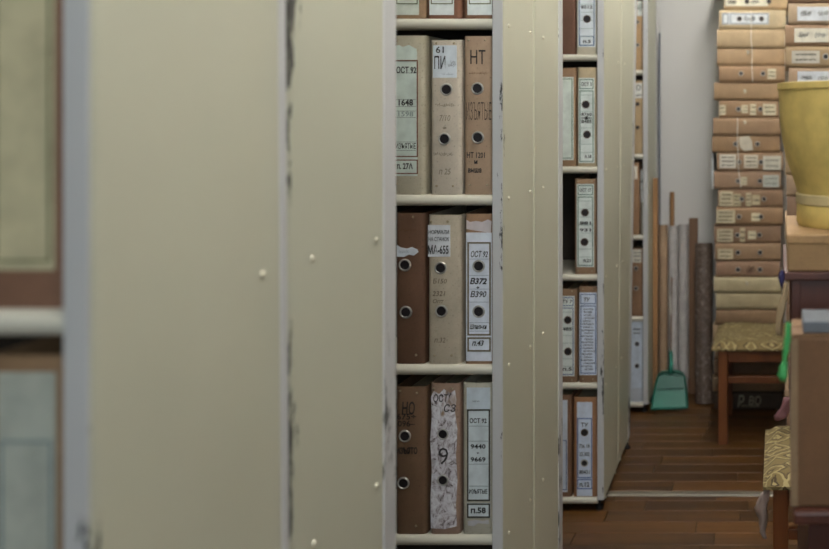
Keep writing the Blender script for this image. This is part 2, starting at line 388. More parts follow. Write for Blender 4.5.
# ------------------------------------------------------------------ binder folders
ringm = {}
def ring_mesh(kind):
    if kind not in ringm:
        r = 0.0094
        m = MB().lathe([(r*1.36, 0.0), (r*1.34, -0.0012), (r*1.24, -0.0026), (r*1.1, -0.0030), (r*0.98, -0.0018), (r*0.96, 0.0)], 20, 'y').mesh('eyelet', True)
        m.materials.append(M_STEEL if kind == 's' else plain('5a4a3c', 0.5, 0.4))
        h = MB().lathe([(r*0.99, -0.0016), (0.0001, -0.0015)], 20, 'y').mesh('hole'); h.materials.append(M_HOLE)
        ringm[kind] = (m, h)
    return ringm[kind]
fr = MB(); fr.lathe([(0.0026, 0), (0.0024, -0.0008), (0.0014, -0.0016), (0.0001, -0.0019)], 8, 'y')
FRIV = fr.mesh('rivet', True); FRIV.materials.append(plain('a89a80', 0.3, 0.7))
def case_mesh(W, H, D, dip=0.004, tilt=0.0, flare=0.0, r=0.009):
    t = 0.003; out = [(-W/2, D)]
    for k in range(4):
        q = math.pi/2*k/3; out.append((-W/2+r-r*math.cos(q), r-r*math.sin(q)))
    for k in range(4):
        q = math.pi/2*k/3; out.append((W/2-r+r*math.sin(q), r-r*math.cos(q)))
    out.append((W/2, D))
    inn = [(W/2-t, D), (W/2-t, t+0.001), (-W/2+t, t+0.001), (-W/2+t, D)]
    lp = out+inn; n = len(lp); vs = []
    for lev in range(4):
        z = (0.0, 0.006, H-0.006, H)[lev]
        for x, y in lp:
            zz = z
            if lev >= 2 and y < r+0.0005: zz = z-dip*(1-abs(x)/(W/2)*0.3)+tilt*x
            ins = 0.0012 if (lev in (0, 3) and y < 0.002) else 0.0
            fx = x+(flare*(1 if x > 0 else -1) if lev == 3 and y > r+0.0005 else 0)
            vs.append((fx, y+ins, zz))
    fs = [(k*n+i, k*n+(i+1)%n, (k+1)*n+(i+1)%n, (k+1)*n+i) for k in range(3) for i in range(n)]
    for k in (0, 3):
        b = k*n; fs += [(b, b+1, b+n-1), (b+1, b+2, b+3, b+4, b+n-2, b+n-1), (b+4, b+5, b+n-3, b+n-2), (b+5, b+6, b+7, b+8, b+n-4, b+n-3), (b+8, b+9, b+n-4)]
    return MB().add(vs, fs)
def folder(label, y, px0, px1, ptop, base, col, items=(), group=None, lying=False, D=0.24, dip=0.004, yaw=0.0, paperc='b8ad92', tilt=0.0):
    xa, xb = (px0-CX)*y/F, (px1-CX)*y/F; zt = EYE-(ptop-CY)*y/F
    W, H = xb-xa, zt-base; ox = (xa+xb)/2
    t = thing('binder_folder', label, 'folder', (ox, y, base), group, yaw)
    if lying:
        mb = case_mesh(H, W, D, 0.0, r=0.013); mb.v = [(b-W/2, c, a+H/2) for a, c, b in mb.v]
        pb = MB().box(-W/2+.004, W/2-.004, 0.006, D-0.004, 0.0045, H-0.0045)
    else:
        mb = case_mesh(W, H, D, dip, tilt=tilt, flare=0.0006)
        pb = MB().box(-W/2+.0045, W/2-.0045, 0.006, D-0.004, 0.003, H-0.022)
    arc_smooth(obj('case', mb, card(col), t), 45)
    obj('paper_block', pb, paper(paperc), t)
    X = lambda px: (px-CX)*y/F-ox
    Z = lambda py: EYE-(py-CY)*y/F-base
    K = y/F
    def put(it, par, dy=0.0):
        k = it[0]
        if k in ('ring', 'dring'):
            s = (it[3] if len(it) > 3 else 1.0); rm, hm = ring_mesh('s' if k == 'ring' else 'd')
            e = obj('eyelet', rm, None, t, (X(it[1]), -0.0001, Z(it[2]))); e.scale = (s, 1, s)
            obj('hole', hm, None, e)
        elif k == 'riv':
            for a, b in it[1:]: obj('rivet', FRIV, None, t, (X(a), 0, Z(b)))
        elif k == 'text':
            _, s, cx, cy, w_, h_, c = it[:7]
            lettering(par, s, X(cx), Z(cy), w_*K, h_*K, -0.0011-dy*0.5, c, (it[7] if len(it) > 7 else 0.0)+0.016, *it[8:])
        elif k == 'scr':
            _, cx, cy, w_, h_, c = it[:6]; scribble(par, X(cx), Z(cy), w_*K, h_*K, -0.0010-dy*0.5, c, K*0.36)
        elif k == 'label':
            _, a, b, c, d, colr, ch = it
            l = obj('label', MB().box(X(a), X(c), -0.0007, 0.0001, Z(d), Z(b)), paper(colr), t)
            for q in ch: put(q, l, 0.0005)
        elif k == 'mot':
            _, pts = it
            obj('torn_label', MB().prism([(X(a), Z(b)) for a, b in pts], -0.0009, 0.0), M_MOT, t)
        elif k == 'torn':
            _, pts, colr = it
            obj('torn_label', MB().prism([(X(a), Z(b)) for a, b in pts], -0.0008, 0.0), paper(colr), t)
        elif k == 'frame':
            _, a, b, c, d, wd, colr = it; y0, y1 = -0.0012-dy*0.5, -0.0005; q = wd
            m = MB().box(X(a), X(c), y0, y1, Z(b+q), Z(b)).box(X(a), X(c), y0, y1, Z(d), Z(d-q)).box(X(a), X(a+q), y0, y1, Z(d-q), Z(b+q)).box(X(c-q), X(c), y0, y1, Z(d-q), Z(b+q))
            obj('label_frame', m, plain(colr, 0.6), par)
        elif k == 'rule':
            _, a, c, ys_, colr = it; m = MB()
            for yy in ys_: m.box(X(a), X(c), -0.0010-dy*0.5, -0.0006-dy*0.3, Z(yy+0.25), Z(yy-0.25))
            obj('ruled_lines', m, plain(colr, 0.6), par)['kind'] = 'stuff'
        elif k == 'clip':
            _, a, b = it
            m = MB().tube([(X(a)-.006, -.003, Z(b)+.006), (X(a)+.002, -.005, Z(b)+.005), (X(a)+.004, -.004, Z(b)-.006), (X(a)-.003, -.003, Z(b)-.01)], 0.0022, 6)
            m.box(X(a)-.006, X(a)+.006, -.0015, 0, Z(b)-.004, Z(b)+.004)
            obj('metal_clasp', m, plain('c2bda8', 0.35, 0.6), t)
    for it in items: put(it, t)
    return t

INK, PENCIL = '1e1a18', '7d7263'
LBL = 'd9dfdc'; LBLG = 'ccd3c6'
y = U2+0.010
G2 = 'folders on the lettered shelving unit'
# upper row, only the feet of the spines in view
for (a, b, la, lb, c, nm, bc) in ((394, 425.5, 395, 419, '8a6a45', 'leftmost', '59603c'), (426.5, 461, 429.5, 454, '7c4d30', 'middle', '5b5a33'), (463, 492.5, 467.5, 492, '7a5233', 'rightmost', '5f5e36')):
    folder('%s folder with a green-framed white label on the topmost visible shelf' % nm, y, a, b, -138, LIPS[4], c,
           [('label', la, -110, lb, 15, LBLG if nm == 'leftmost' else LBL, [('frame', la+1.5, -106, lb-1.2, 4.2, 0.9, bc)])], G2)
# second row
folder('grey-green folder with brown-framed label reading OST 92 and 1648', y, 394.5, 425.0, 34, LIPS[3], 'a39a80', [
    ('torn', [(395, 46), (399, 45), (403, 47), (409, 45), (416.5, 49), (417, 54), (417.5, 176), (395, 176)], 'c3cfc6'),
    ('frame', 394.8, 60, 418, 157, 1.1, '6d3f2b'), ('frame', 394.8, 159.5, 418, 174, 1.1, '6d3f2b'),
    ('rule', 396, 416, [61.5, 73, 99.5, 106.5, 111, 117.5, 142, 150.5], '7a857c'),
    ('text', 'ОСТ 92', 406.5, 70, 20, 7, INK, 0.012), ('text', '1648', 406, 102.5, 14.5, 6.5, INK, 0.012), ('text', '1598', 406, 114, 15, 5, '8a9a94'),
    ('text', 'ИЗЪЯТЫЕ', 406, 146, 20, 6, INK, -0.006), ('text', 'п. 27А', 405, 166, 16, 6.5, INK, 0.015), ('riv', (397, 41), (397, 184))], G2)
folder('grey-tan folder with a white sticker reading 61 PI', y, 430.2, 461.6, 38.5, LIPS[3], 'b3a691', [
    ('label', 433, 45.3, 456.8, 77.8, 'ccd4da', [('text', '61', 440, 49.8, 8, 6.5, INK, -0.004), ('text', 'ПИ', 440, 62.5, 11, 13, INK, -0.012), ('scr', 452, 64, 5, 9, '8a8f96'), ('scr', 447, 74, 12, 3, 'a8b2ba')]),
    ('ring', 446.5, 89.5), ('ring', 444.6, 139), ('scr', 445, 105, 19, 4, '857a69'), ('text', '7/10', 445, 118, 11, 6, '8b806f', -0.01, 0.2), ('scr', 445, 128, 4, 3, '857a69'),
    ('scr', 443, 154, 19, 4.5, '7d7263'), ('text', 'п 25', 445, 171.5, 12, 6, '857a69', -0.01, 0.2),
    ('riv', (436.5, 43.2), (454, 43.2), (436.5, 186), (453, 186))], G2, tilt=0.02)
folder('tan-brown folder lettered NT in black with NT 1201 below', y, 463.6, 492.4, 34.5, LIPS[3], '9a7d5e', [
    ('text', 'НТ', 478, 57, 15, 14, INK, -0.012), ('scr', 478, 73, 18, 3, '6e543a'), ('ring', 477.5, 88.5), ('text', 'ИЗЪЯТЫЕ', 479, 111, 25, 18, '2f241c', -0.032),
    ('ring', 478, 137.5), ('text', 'НТ 1201', 476, 155, 18, 6, INK, 0.005), ('text', 'и', 476, 162, 3.2, 3.5, INK, 0.01), ('text', 'выше', 475, 170.5, 13.5, 4.5, INK, 0.012),
    ('riv', (468.5, 40), (485, 40), (470, 185), (487, 185))], G2)
# third row
folder('dark rust-brown folder with a torn white sticker scrap above its upper eyelet', y, 395.5, 424.6, 211.5, LIPS[2], '5a3a20', [
    ('torn', [(397, 245), (401, 247.5), (407, 248.5), (412, 247), (417.5, 249.5), (418.5, 252), (414, 255.5), (409, 254.5), (404, 257), (397, 256.5)], 'c6ced6'),
    ('scr', 404, 251.5, 10, 4, '9aa6b2'), ('ring', 405, 265), ('ring', 406, 312.2), ('riv', (413, 217), (416, 355)), ('scr', 408, 230, 17, 4, '5b3a20')], G2)
folder('grey-beige folder with a white sticker reading NORMALI NA STANOK MA-655', y, 427.8, 461, 213.5, LIPS[2], 'a59880', [
    ('label', 428, 225, 450.3, 256.7, 'c9ccd0', [('text', 'НОРМАЛИ', 439, 232, 20.5, 4, INK, -0.008), ('text', 'НА СТАНОК', 439, 239, 20.5, 4, INK, -0.008), ('text', 'МА-655', 438.5, 249.5, 20.5, 9, INK, 0.0)]),
    ('ring', 440.8, 268), ('ring', 441.5, 311), ('text', 'Б150', 440, 281, 14, 5, '6d604f', -0.01, 0.2), ('text', '2321', 439, 293.5, 13, 5, '6d604f', -0.01, 0.2), ('text', 'Опт', 438.5, 301, 11, 4, '6d604f', -0.01, 0.2),
    ('text', 'п.32', 440, 340, 11, 5, '6d604f', -0.012, 0.2), ('riv', (431, 221.5), (447.5, 221.5), (434.5, 355.5), (451.5, 355.5))], G2)
folder('brown folder with a long dark-framed label reading OST 92 and V390', y, 464.6, 492.4, 212.5, LIPS[2], '8b6643', [
    ('torn', [(466.5, 220), (470, 222), (476, 221), (482, 222), (488, 219.5), (491.5, 221), (491, 233), (466.5, 229)], 'bcb3b4'),
    ('label', 466.2, 232.5, 491.8, 361, 'ced3dc', [('frame', 467.5, 242, 491, 335.5, 1.6, '6a5f45'), ('frame', 467.5, 337.2, 491, 351.5, 1.6, '6a5f45'),
        ('text', 'ОСТ 92', 479.5, 254, 17, 6.5, INK, 0.0, 0.25), ('text', 'В372', 478.5, 281, 17, 6.5, INK, 0.02, 0.25), ('text', '÷', 478, 287.5, 3, 2.5, INK, 0.02),
        ('text', 'В390', 478.5, 294, 16, 6.5, INK, 0.0, 0.25), ('text', 'Шпильки', 478.5, 326.5, 17, 5, INK, 0.012, 0.3), ('text', 'п.43', 478, 343, 12, 5.5, INK, 0.012, 0.3),
        ('rule', 469.5, 489, [259, 275.5, 289, 302, 322.5, 331], '98a0ac')]),
    ('ring', 478.8, 266), ('ring', 478.8, 311.5)], G2)
# lower row
folder('brown folder marked NO 675 in black above its upper eyelet', y, 395.5, 426.5, 385.5, LIPS[1], '65482b', [
    ('text', 'НО', 408.5, 408, 13, 13, INK, 0.0, 0.1), ('text', '675÷', 406.5, 416.5, 19, 6, INK, -0.004), ('text', '096–', 406.5, 423.5, 17, 6, INK, -0.004), ('ring', 405, 436, 0.98),
    ('text', 'ИЗЪЯТО', 407, 450.5, 21, 7, INK, 0.02), ('ring', 403.5, 483, 0.98), ('riv', (400, 391), (417, 393), (416, 526))], G2)
folder('folder with a spine of ragged torn white paper over brown', y, 430, 459.6, 382, LIPS[1], '8b6d58', [
    ('mot', [(431, 397), (434, 391), (439, 394), (444, 389), (450, 393), (455, 390), (456.5, 400), (455, 412), (457.5, 430), (456, 455), (457.5, 480), (456, 505), (457, 526), (445, 529), (431, 528), (430.5, 500), (432, 470), (430.3, 440), (432, 415)]),
    ('text', 'ОСТ', 441, 398, 15, 8, '1f1b1c', 0.0, 0.1), ('text', 'сз', 450, 408, 12, 8, '3a3436', -0.01, 0.2), ('ring', 443, 434, 0.9), ('ring', 443, 480, 0.9), ('text', '9', 443.5, 456, 10, 17, '2a2628', -0.02), ('riv', (434, 388.5), (452, 388.5))], G2)
folder('pale grey-green folder with dark-framed label reading OST 92 and 9440', y, 462.2, 492.6, 381.5, LIPS[1], 'a09a86', [
    ('label', 466.8, 387.5, 490.3, 410, 'bac4cb', [('scr', 476, 401, 7, 2, '6d747a')]),
    ('label', 467, 409, 490.3, 501, 'c3ccce', [('frame', 467.2, 409.2, 490.2, 500.8, 1.4, '3e3a2e'), ('rule', 469, 488.5, [426, 441, 464, 486], '8f9a9c'),
        ('text', 'ОСТ 92', 478.3, 420.5, 17, 5, INK, 0.006), ('text', '9440', 478.3, 446.3, 15, 4.6, INK, 0.012), ('text', '÷', 478, 452.8, 2, 2, INK, 0.02), ('text', '9669', 478.3, 459.2, 15, 4.6, INK, 0.012), ('text', 'ИЗЪЯТЫЕ', 478.3, 491.3, 18, 4.6, INK, 0.006)]),
    ('label', 467, 503, 490.3, 517.8, 'c3ccce', [('frame', 467.2, 503.2, 490.2, 517.6, 1.4, '3e3a2e'), ('text', 'п.58', 478.5, 510.2, 15, 6, INK, 0.015)]),
    ('torn', [(468, 521), (476, 520), (483, 521), (488.5, 519.5), (489, 524), (478, 523), (474, 526), (468, 525.5)], 'a9a9ab')], G2)

# third unit
y = U3+0.010; G3 = 'folders on the shelving unit with black feet'
def printed(px0, px1, p0, p1, ptop, colr, top, mids, bot, holes, lab='d3dad6'):
    w = px1-px0; cx = (px0+px1)/2
    ch = [('frame', px0+1, p0+1.2, px1-1, ptop, 0.8, colr), ('frame', px0+1, ptop+1.6, px1-1, p1-1.2, 0.8, colr), ('text', top, cx, (p0+ptop)/2+0.6, w*0.66, 4, INK, 0.01)]
    ch += [('rule', px0+2.2, px1-2.2, [ptop+6+k*(p1-ptop)/9 for k in range(8)], '9fb0a8')]
    for s, yy in mids: ch.append(('text', s, cx, yy, w*0.66, 3.4, INK, 0.012))
    if bot: ch.append(('text', bot, cx+w*0.1, p1-6.5, w*0.42, 3.6, INK, 0.02))
    return [('label', px0, p0, px1, p1, lab, ch)]+[('dring', a, b, 1.0) for a, b in holes]
GR, BL = '3d6a55', '3a5688'
folder('dark brown folder beside the blue-framed one on the uppermost visible shelf', y, 556, 575.5, -40, LIPS[4], '5d3a24', [], G3)
folder('folder with blue-framed white label on the uppermost visible shelf by the footed unit', y, 576.2, 597, -42, LIPS[4], 'b3a98f', printed(578, 595.5, -38, 47, -26, '4b6a8c', 'ТУ', [('8512', 7)], None, [(587, 19)], 'd2d8dc')
    +[('frame', 579.5, 36, 594, 45.5, 0.8, '4b6a8c'), ('text', 'п.5', 587, 41.5, 8, 3.4, INK, 0.02)], G3)
folder('brown folder showing an edge of green-framed label beside the OST 3 folder', y, 557, 576, 67, LIPS[3], '83623f', [('label', 559, 77, 573.5, 160, 'cfd8d0', [('frame', 560, 78.5, 572.5, 158.5, 0.8, GR)])], G3)
folder('tan folder with green-framed label reading OST 3 and two dark holes', y, 577, 597, 66.5, LIPS[3], 'a5916c', printed(578.6, 594.5, 78, 163, 89, GR, 'ОСТ 3', [('8750', 114.5), ('÷', 118), ('8485', 121.5)], 'п.18', [(585.8, 104.5), (587, 134.5)]), G3)
folder('lone brown folder with green-framed label reading OST 17', y, 574.5, 596.3, 178, LIPS[2], '8c6a47', printed(576.8, 594, 184, 267, 195, GR, 'ОСТ 17', [('881', 223), ('931', 230)], 'п.21', [(585, 212.5), (584.5, 242)])
    +[('riv', (578, 181), (592, 181), (578, 271), (592, 271))], G3)
folder('brown folder with blue-framed label half hidden beside the handwritten one', y, 558, 577.2, 288, LIPS[1], '7b5b3b', printed(560, 574.5, 296, 376, 306, BL, 'ТУ 7', [('485', 329), ('п.5', 369)], None, [(567.8, 320), (568, 351.5)])
    +[('riv', (572, 291), (572, 380))], G3)
folder('brown folder with blue-framed label covered in handwritten lines headed TU', y, 578.6, 598, 285.5, LIPS[1], '7f5d3c', [
    ('label', 579.5, 292.5, 596.8, 375, 'ccd4e2', [('frame', 580.5, 294, 596, 304, 0.8, BL), ('frame', 580.5, 305.5, 596, 373.5, 0.8, BL), ('text', 'ТУ', 587, 299.5, 6, 4, INK, 0.01, 0.2)]
     +[('scr', 588+random.uniform(-1.5, 1.5), 309+k*3.0, 6+6*random.random()+min(k*0.2, 2), 2.2, '2d2f3c') for k in range(21)]), ('riv', (583, 289), (593, 289), (583, 379), (593, 379))], G3)
folder('folder with an edge of white label half hidden beside the orange-tan one', y, 552, 571.5, 394, LIPS[0], '6e4a2c', [('label', 556, 400, 567.5, 492, 'c3cbd6', [('frame', 557, 440, 566.8, 490, 0.8, BL)])], G3)
folder('orange-tan folder with blue-framed label reading TU on the lowest shelf', y, 573.2, 597.3, 394.5, LIPS[0], '8f5f31', [
    ('label', 577, 402, 592.3, 496, 'c5cfde', [('frame', 577.3, 418, 592, 478, 0.9, '2f5596'), ('frame', 577.3, 479, 592, 489, 0.9, '2f5596'), ('text', 'ТУ', 584.5, 424.5, 7, 4, INK, 0.01),
        ('text', '736 18', 584.5, 446, 10.5, 4, INK, 0.01), ('text', '23.302', 584.5, 454, 10.5, 4, INK, 0.01), ('text', '80431', 584.5, 472, 10.5, 4, INK, 0.01), ('text', 'п.12', 584.5, 484.5, 10, 4.6, INK, 0.02)]),
    ('dring', 584.5, 432.5, 0.95), ('ring', 584.5, 463, 0.95)], G3, dip=0.012)

# fourth unit
y = U4+0.010; G4 = 'folders on the narrow shelving unit against the back wall'
folder('tan folder with a white label at its top, uppermost on the narrow unit', y, 630.5, 643.2, 0, LIPS[4], 'a5814f', [('label', 637.2, 1, 642.4, 16, 'd5d8d2', [('scr', 639.8, 7, 3.5, 9, '6d7468')]), ('ring', 637.5, 22, 0.7), ('ring', 637.5, 45, 0.7)], G4)
folder('tan folder with a white sticker lettered with an O above two dark holes', y, 630.5, 643.4, 80, LIPS[3], 'a3875a', [('label', 633, 83, 642.3, 98, 'd6d6d0', [('text', 'О', 638.5, 87.5, 4.5, 5.5, INK, 0.0), ('scr', 638.5, 95, 6, 3, '55544e')]), ('dring', 637.5, 104, 0.7), ('dring', 637.5, 127.5, 0.7)], G4)
folder('slim brown folder with a narrow white label, standing alone on its shelf', y, 629, 639, 161.5, LIPS[2], '85603a', [('label', 634.5, 166, 637.2, 179, 'd5d2c4', [])], G4)
folder('folder with printed white label set back beside the slim brown one', y+0.02, 640.3, 643.9, 169, LIPS[2], '97907c', [('label', 640.6, 170, 643.6, 202, 'd2d5d2', [('scr', 642, 186, 2, 24, '3a3c3a')])], G4)
folder('brown folder with a lettered sticker above two bright steel eyelets', y, 628, 642.8, 247.5, LIPS[1], '7a5735', [('label', 632, 249.5, 641.3, 262.5, 'c6c3b6', [('scr', 637, 252.5, 7.5, 2, '4b4a46'), ('scr', 637, 256, 7.5, 2, '4b4a46'), ('scr', 637, 260, 6, 2.4, '4b4a46')]), ('ring', 636, 268.3, 0.75), ('ring', 636, 288.3, 0.75)], G4)
folder('pale blue-white folder with two dark holes on the lowest shelf by the dustpan', y, 628, 642.8, 320.5, LIPS[0], 'a9b0ba', [('label', 631.5, 322, 642, 388, 'bcc6d2', [('scr', 637, 329, 8, 2.4, '33363c'), ('scr', 637, 333, 7, 2, '43464c')]), ('dring', 637, 344, 0.75), ('dring', 637, 366, 0.75)], G4, )

# nearest unit: two folders at the left edge
y = U1+0.012; G1 = 'folders on the nearest shelving unit'
folder('blurred buff folder at the upper left edge of the picture', y, -14, 68, -78, LIPS[3], '7b5236', [('label', -8, -70, 55, 270, 'b5ad8c', [('frame', -4, -60, 51, 262, 2.4, '6f6a4d')])], G1)
folder('blurred brown folder with a pale label at the lower left edge of the picture', y, -14, 68, 352, LIPS[2], '84623b', [('label', -2, 372, 56, 650, 'a3a79c', [('frame', 1, 440, 53, 640, 2.4, '7d8a8c')])], G1)

# ------------------------------------------------------------------ the stacks of folders lying flat
ORD = ['uppermost', 'second', 'third', 'fourth', 'fifth', 'sixth', 'seventh', 'eighth', 'ninth', 'tenth', 'eleventh', 'twelfth', 'thirteenth', 'fourteenth', 'fifteenth',
       'sixteenth', 'seventeenth', 'eighteenth', 'nineteenth', 'twentieth', 'twenty-first', 'twenty-second', 'twenty-third', 'twenty-fourth', 'twenty-fifth', 'twenty-sixth']
y = 4.262
def hol(a, b, s=1.0, k='ring'): return [(k, a, b, s*0.86), (k, a+22, b, s*0.86)]
def lab(a, b, c, d, col='c9c0a4', n=2, ink='3d3830'):
    return [('label', a, b, c, d, col, [('scr', (a+c)/2, b+(d-b)*(k+0.7)/(n+0.4), (c-a)*0.75, (d-b)/(n+1)*0.6, ink) for k in range(n)])]
STK = [  # top, bottom, left, right, colour, look, items
 (-24, -8, 713, 786, '9a7a52', 'tan with a worn edge', []),
 (-7.5, 9.5, 724, 788, 'a98a5c', 'tan with printed label', [('label', 725, -4, 768, 6, 'd2cbb8', [('scr', 732, 2, 8, 4, '3d3830'), ('scr', 755, 2, 8, 4, '5a5850')])]+hol(747, 1.5, 1, 'dring')),
 (12, 29, 719, 786, 'b09a70', 'tan with a white label and blue bars', [('label', 722, 13, 769, 24.5, 'd3d6d8', [('frame', 722.5, 13.5, 728.5, 24, 0.9, '5f6c7c'), ('frame', 730, 13.5, 768.5, 24, 0.9, '7a8794'), ('scr', 746, 19, 4, 7, '3c4048'), ('scr', 752.5, 19, 3, 7, '3c4048')])]+hol(739.5, 18.8, 1, 'dring')),
 (30.2, 48, 717, 785, 'a58a60', 'plain pale tan', []),
 (49, 65.3, 717, 785, '9c7c52', 'plain tan with a small metal clasp', [('clip', 748, 52)]),
 (66, 82.3, 719, 785, '8f6d46', 'brown with two eyelets and a pale sticker', hol(741, 73.5)+lab(767.5, 69, 776, 79)),
 (83.3, 100, 714, 781, '8f7048', 'plain brown with a bent metal clasp', [('clip', 745, 91)]),
 (101, 117.6, 719, 779, '8b6a45', 'brown with four cream stickers', hol(738.5, 109)+lab(719.5, 105, 725.5, 115)+lab(741.5, 105, 748, 113)+lab(750, 104, 756, 115)+lab(763, 104, 776, 115)),
 (118.4, 135.3, 713, 781, '8c6c48', 'plain red-brown with a small steel clasp', [('clip', 745, 122)]),
 (136, 152.6, 712, 780, '88673f', 'brown with paper strips between its eyelets', hol(735.5, 144)+[('torn', [(739, 137), (749, 136), (752, 141), (753, 150), (744, 151), (740, 147)], 'b7b0a0')]),
 (153.5, 171, 717, 783, '8a6a48', 'brown with three large white labels', lab(719.5, 154.5, 736, 168, 'c9c3b5', 3)+lab(744, 155, 758, 168, 'c3bba8', 3)+lab(763, 156, 781, 170, 'c0bcae', 2, '8a8678')+hol(739, 162)),
 (172, 189.3, 714, 781, '87684a', 'brown with grey label at right', hol(738, 181)+lab(741, 177, 747, 185)+lab(763, 175, 779, 187, 'a9aca4', 2, '83867e')),
 (190.5, 207.3, 718, 783, '7c5d3e', 'dark with cream labels', lab(719.5, 191.5, 733, 206, 'c0b496', 3)+lab(733.5, 194, 741, 206, 'b5a888', 3)+lab(746, 193, 751, 206, 'c0b496', 3)+lab(752, 195, 760, 205, 'b9ac8c', 1)+hol(742, 199)),
 (208.5, 225, 716, 783, '86653f', 'brown with cream label and numbered square', lab(716.5, 210, 735, 223, 'c0b496', 3)+lab(751.5, 213, 760, 221, 'c9c0a4', 1)+hol(739, 216.8)),
 (226.5, 243.3, 714, 781, '7e5f42', 'brown with three faded labels', lab(717, 229, 733, 242, 'b7ab90', 3)+lab(740, 228, 745, 242, 'b3a688', 2)+lab(748, 231, 756, 239, 'c9c0a4', 1)+hol(737.5, 235)),
 (244.3, 260.8, 715, 781, '8a6b48', 'brown with one cream label at left', lab(718, 249, 733, 259, 'c0b496', 2)+hol(738, 252.5)),
 (261.8, 277.3, 716, 780, '87664a', 'brown with dark patch between eyelets', hol(738, 269.5)+[('scr', 751, 269.5, 6, 9, '4a3626')]),
 (278, 292.8, 714, 781, 'a5966f', 'pale olive with a small metal clasp', [('clip', 747, 283)]),
 (293.6, 309.5, 716, 782, '9c8c66', 'plain pale olive', []),
 (310.3, 325, 716, 782, '7d5f3c', 'dark brown', []),
 (326, 342, 713, 781, '8f7450', 'brown half hidden by the patterned seat', []),
 (343, 359, 715, 782, '84684a', 'brown hidden behind the stool rail', []),
 (360, 376, 714, 782, '7a5d3f', 'brown, between stool rail and stretcher', []),
 (377, 392.5, 713, 782, '876b49', 'brown just behind the stool stretcher', []),
 (393.2, 409.2, 714, 782, '4a3a2c', 'dark with pale looping letters', [('text', 'Р', 741, 401, 7, 12, 'b1a890', 0.0, 0.2), ('text', 'ВО', 755, 400.5, 12, 9, 'b1a890', -0.01, 0.1), ('scr', 750, 406, 18, 3, '9a917a')]),
]
z = 0.0; n = len(STK)
for i in range(n-1, -1, -1):
    a, b, l, r, c, look, items = STK[i]
    base = EYE-(b-CY)*y/F
    if i < n-1: base = zprev
    else: base = 0.0
    zt = EYE-(a-CY)*y/F
    # the last row of each folder meets the next
    nxt = (EYE-(STK[i-1][1]-CY)*y/F) if i else zt+0.001
    folder('lying folder, %s from top of left stack, %s' % (ORD[i], look), y+random.uniform(-.006, .006), l, r, a-(0 if not i else max(0, (a-STK[i-1][1])-0.25)), base, c, items, 'folders lying in the left stack by the wall', True, 0.285)
    yy = y
    zprev = EYE-((a-(0 if not i else max(0, (a-STK[i-1][1])-0.25)))-CY)*y/F+0.0006
def twine(label, pts, yy):
    o = obj('twine', MB().tube([(P(a, b, yy)[0], yy, P(a, b, yy)[2]) for a, b in pts], 0.0016, 6), plain('dcd8cc', 0.8))
    tag(o, label, 'string', 'white twines on the folder stack')
twine('white twine hanging over the upper folders of the stack', [(751, 10.5), (751.3, 25), (751, 40), (752, 50), (751.8, 66), (752.8, 82)], 4.250)
twine('shorter white twine hanging over the middle folders of the stack', [(737.6, 118), (737.4, 135), (738, 152), (738.6, 170), (741, 188)], 4.250)
o = obj('paper_sheet', MB().box(P(711.6, 0, 4.3)[0], P(713.4, 0, 4.3)[0], 4.3, 4.5, P(0, 189, 4.3)[2], P(0, 150, 4.3)[2]), paper('d5d8da'))
tag(o, 'white sheet of paper standing on edge against the left side of the stack', 'paper')

# right-hand stack, nearer
y = 3.48; pitch = 0.0745
looks = ['worn with a white label', 'with a smudged white label', 'plain brown', 'brown with a pale label', 'plain tan']
zs = 0.0; nst = 24
for i in range(nst):
    k = nst-1-i; base = i*(pitch+0.0004); top = base+pitch
    pt = CY+(EYE-top)*F/y; pb = CY+(EYE-base)*F/y
    c = ['8b6a48', 'a08664', '7d5d42', '8f7354', '94784f'][i % 5]
    l = 786+random.uniform(-1.2, 2.5)
    it = []
    if pt < 80:
        lc = ['c9ccd0', 'bdbcb8', 'cfc9b8'][i % 3]
        it = [('label', l+9, pt+4, l+46, pb-3.5, lc, [('scr', l+18, (pt+pb)/2, 10, 6, '5d5c58'), ('scr', l+35, (pt+pb)/2, 10, 6, '7d7c78')])] if i % 3 != 1 else lab(l+6, pt+5, l+34, pb-4, 'b9b2a4')+hol(l+40, (pt+pb)/2)
    folder('lying folder, %s from top of the right-hand stack behind yellow vessel' % ORD[k], y, l, l+88, pt, base, c, it, 'folders lying in the right-hand stack', True, 0.28)

# ------------------------------------------------------------------ things leaning in the corner
def leaning(name, label, cat, px0, px1, ptop, yb, yt, mat, kind='round', cap=None):
    xa, xb = (px0-CX)*yb/F, (px1-CX)*yb/F; r = (xb-xa)/2; cx = (xa+xb)/2
    zt = EYE-(ptop-CY)*yt/F; xs = ((px0+px1)/2-CX)*yt/F
    if kind == 'round':
        pts = [(cx+(xs-cx)*k/6, yb+(yt-yb)*k/6, zt*k/6) for k in range(7)]
        pts[0] = (cx, yb, 0.001)
        m = MB().tube(pts, r, 18)
        o = arc_smooth(obj(name, m, mat), 50)
    else:
        d = 0.008
        m = MB().add([(xa, yb-d, 0), (xb, yb-d, 0), (xb, yb+d, 0), (xa, yb+d, 0), (xs-r, yt-d, zt), (xs+r, yt-d, zt), (xs+r, yt+d, zt), (xs-r, yt+d, zt)],
                     [(0,3,2,1),(4,5,6,7),(0,1,5,4),(1,2,6,5),(2,3,7,6),(3,0,4,7)])
        o = obj(name, m, mat, bevel=0.002)
    return tag(o, label, cat)
leaning('wooden_board', 'narrow red-brown board leaning against the end of the narrow shelving unit', 'board', 652.9, 658.0, 178, 4.36, 4.375, M_STICK, 'flat')
leaning('metal_rod', 'tall thin dark metal rod leaning against the back wall', 'rod', 658.4, 660.4, 33, 4.545, 4.565, plain('6f737c', 0.4, 0.3))
leaning('cardboard_tube', 'tan cardboard tube leaning on the wall left of the white rolls', 'tube', 658.9, 667.8, 225, 4.41, 4.515, card('8f7150'))
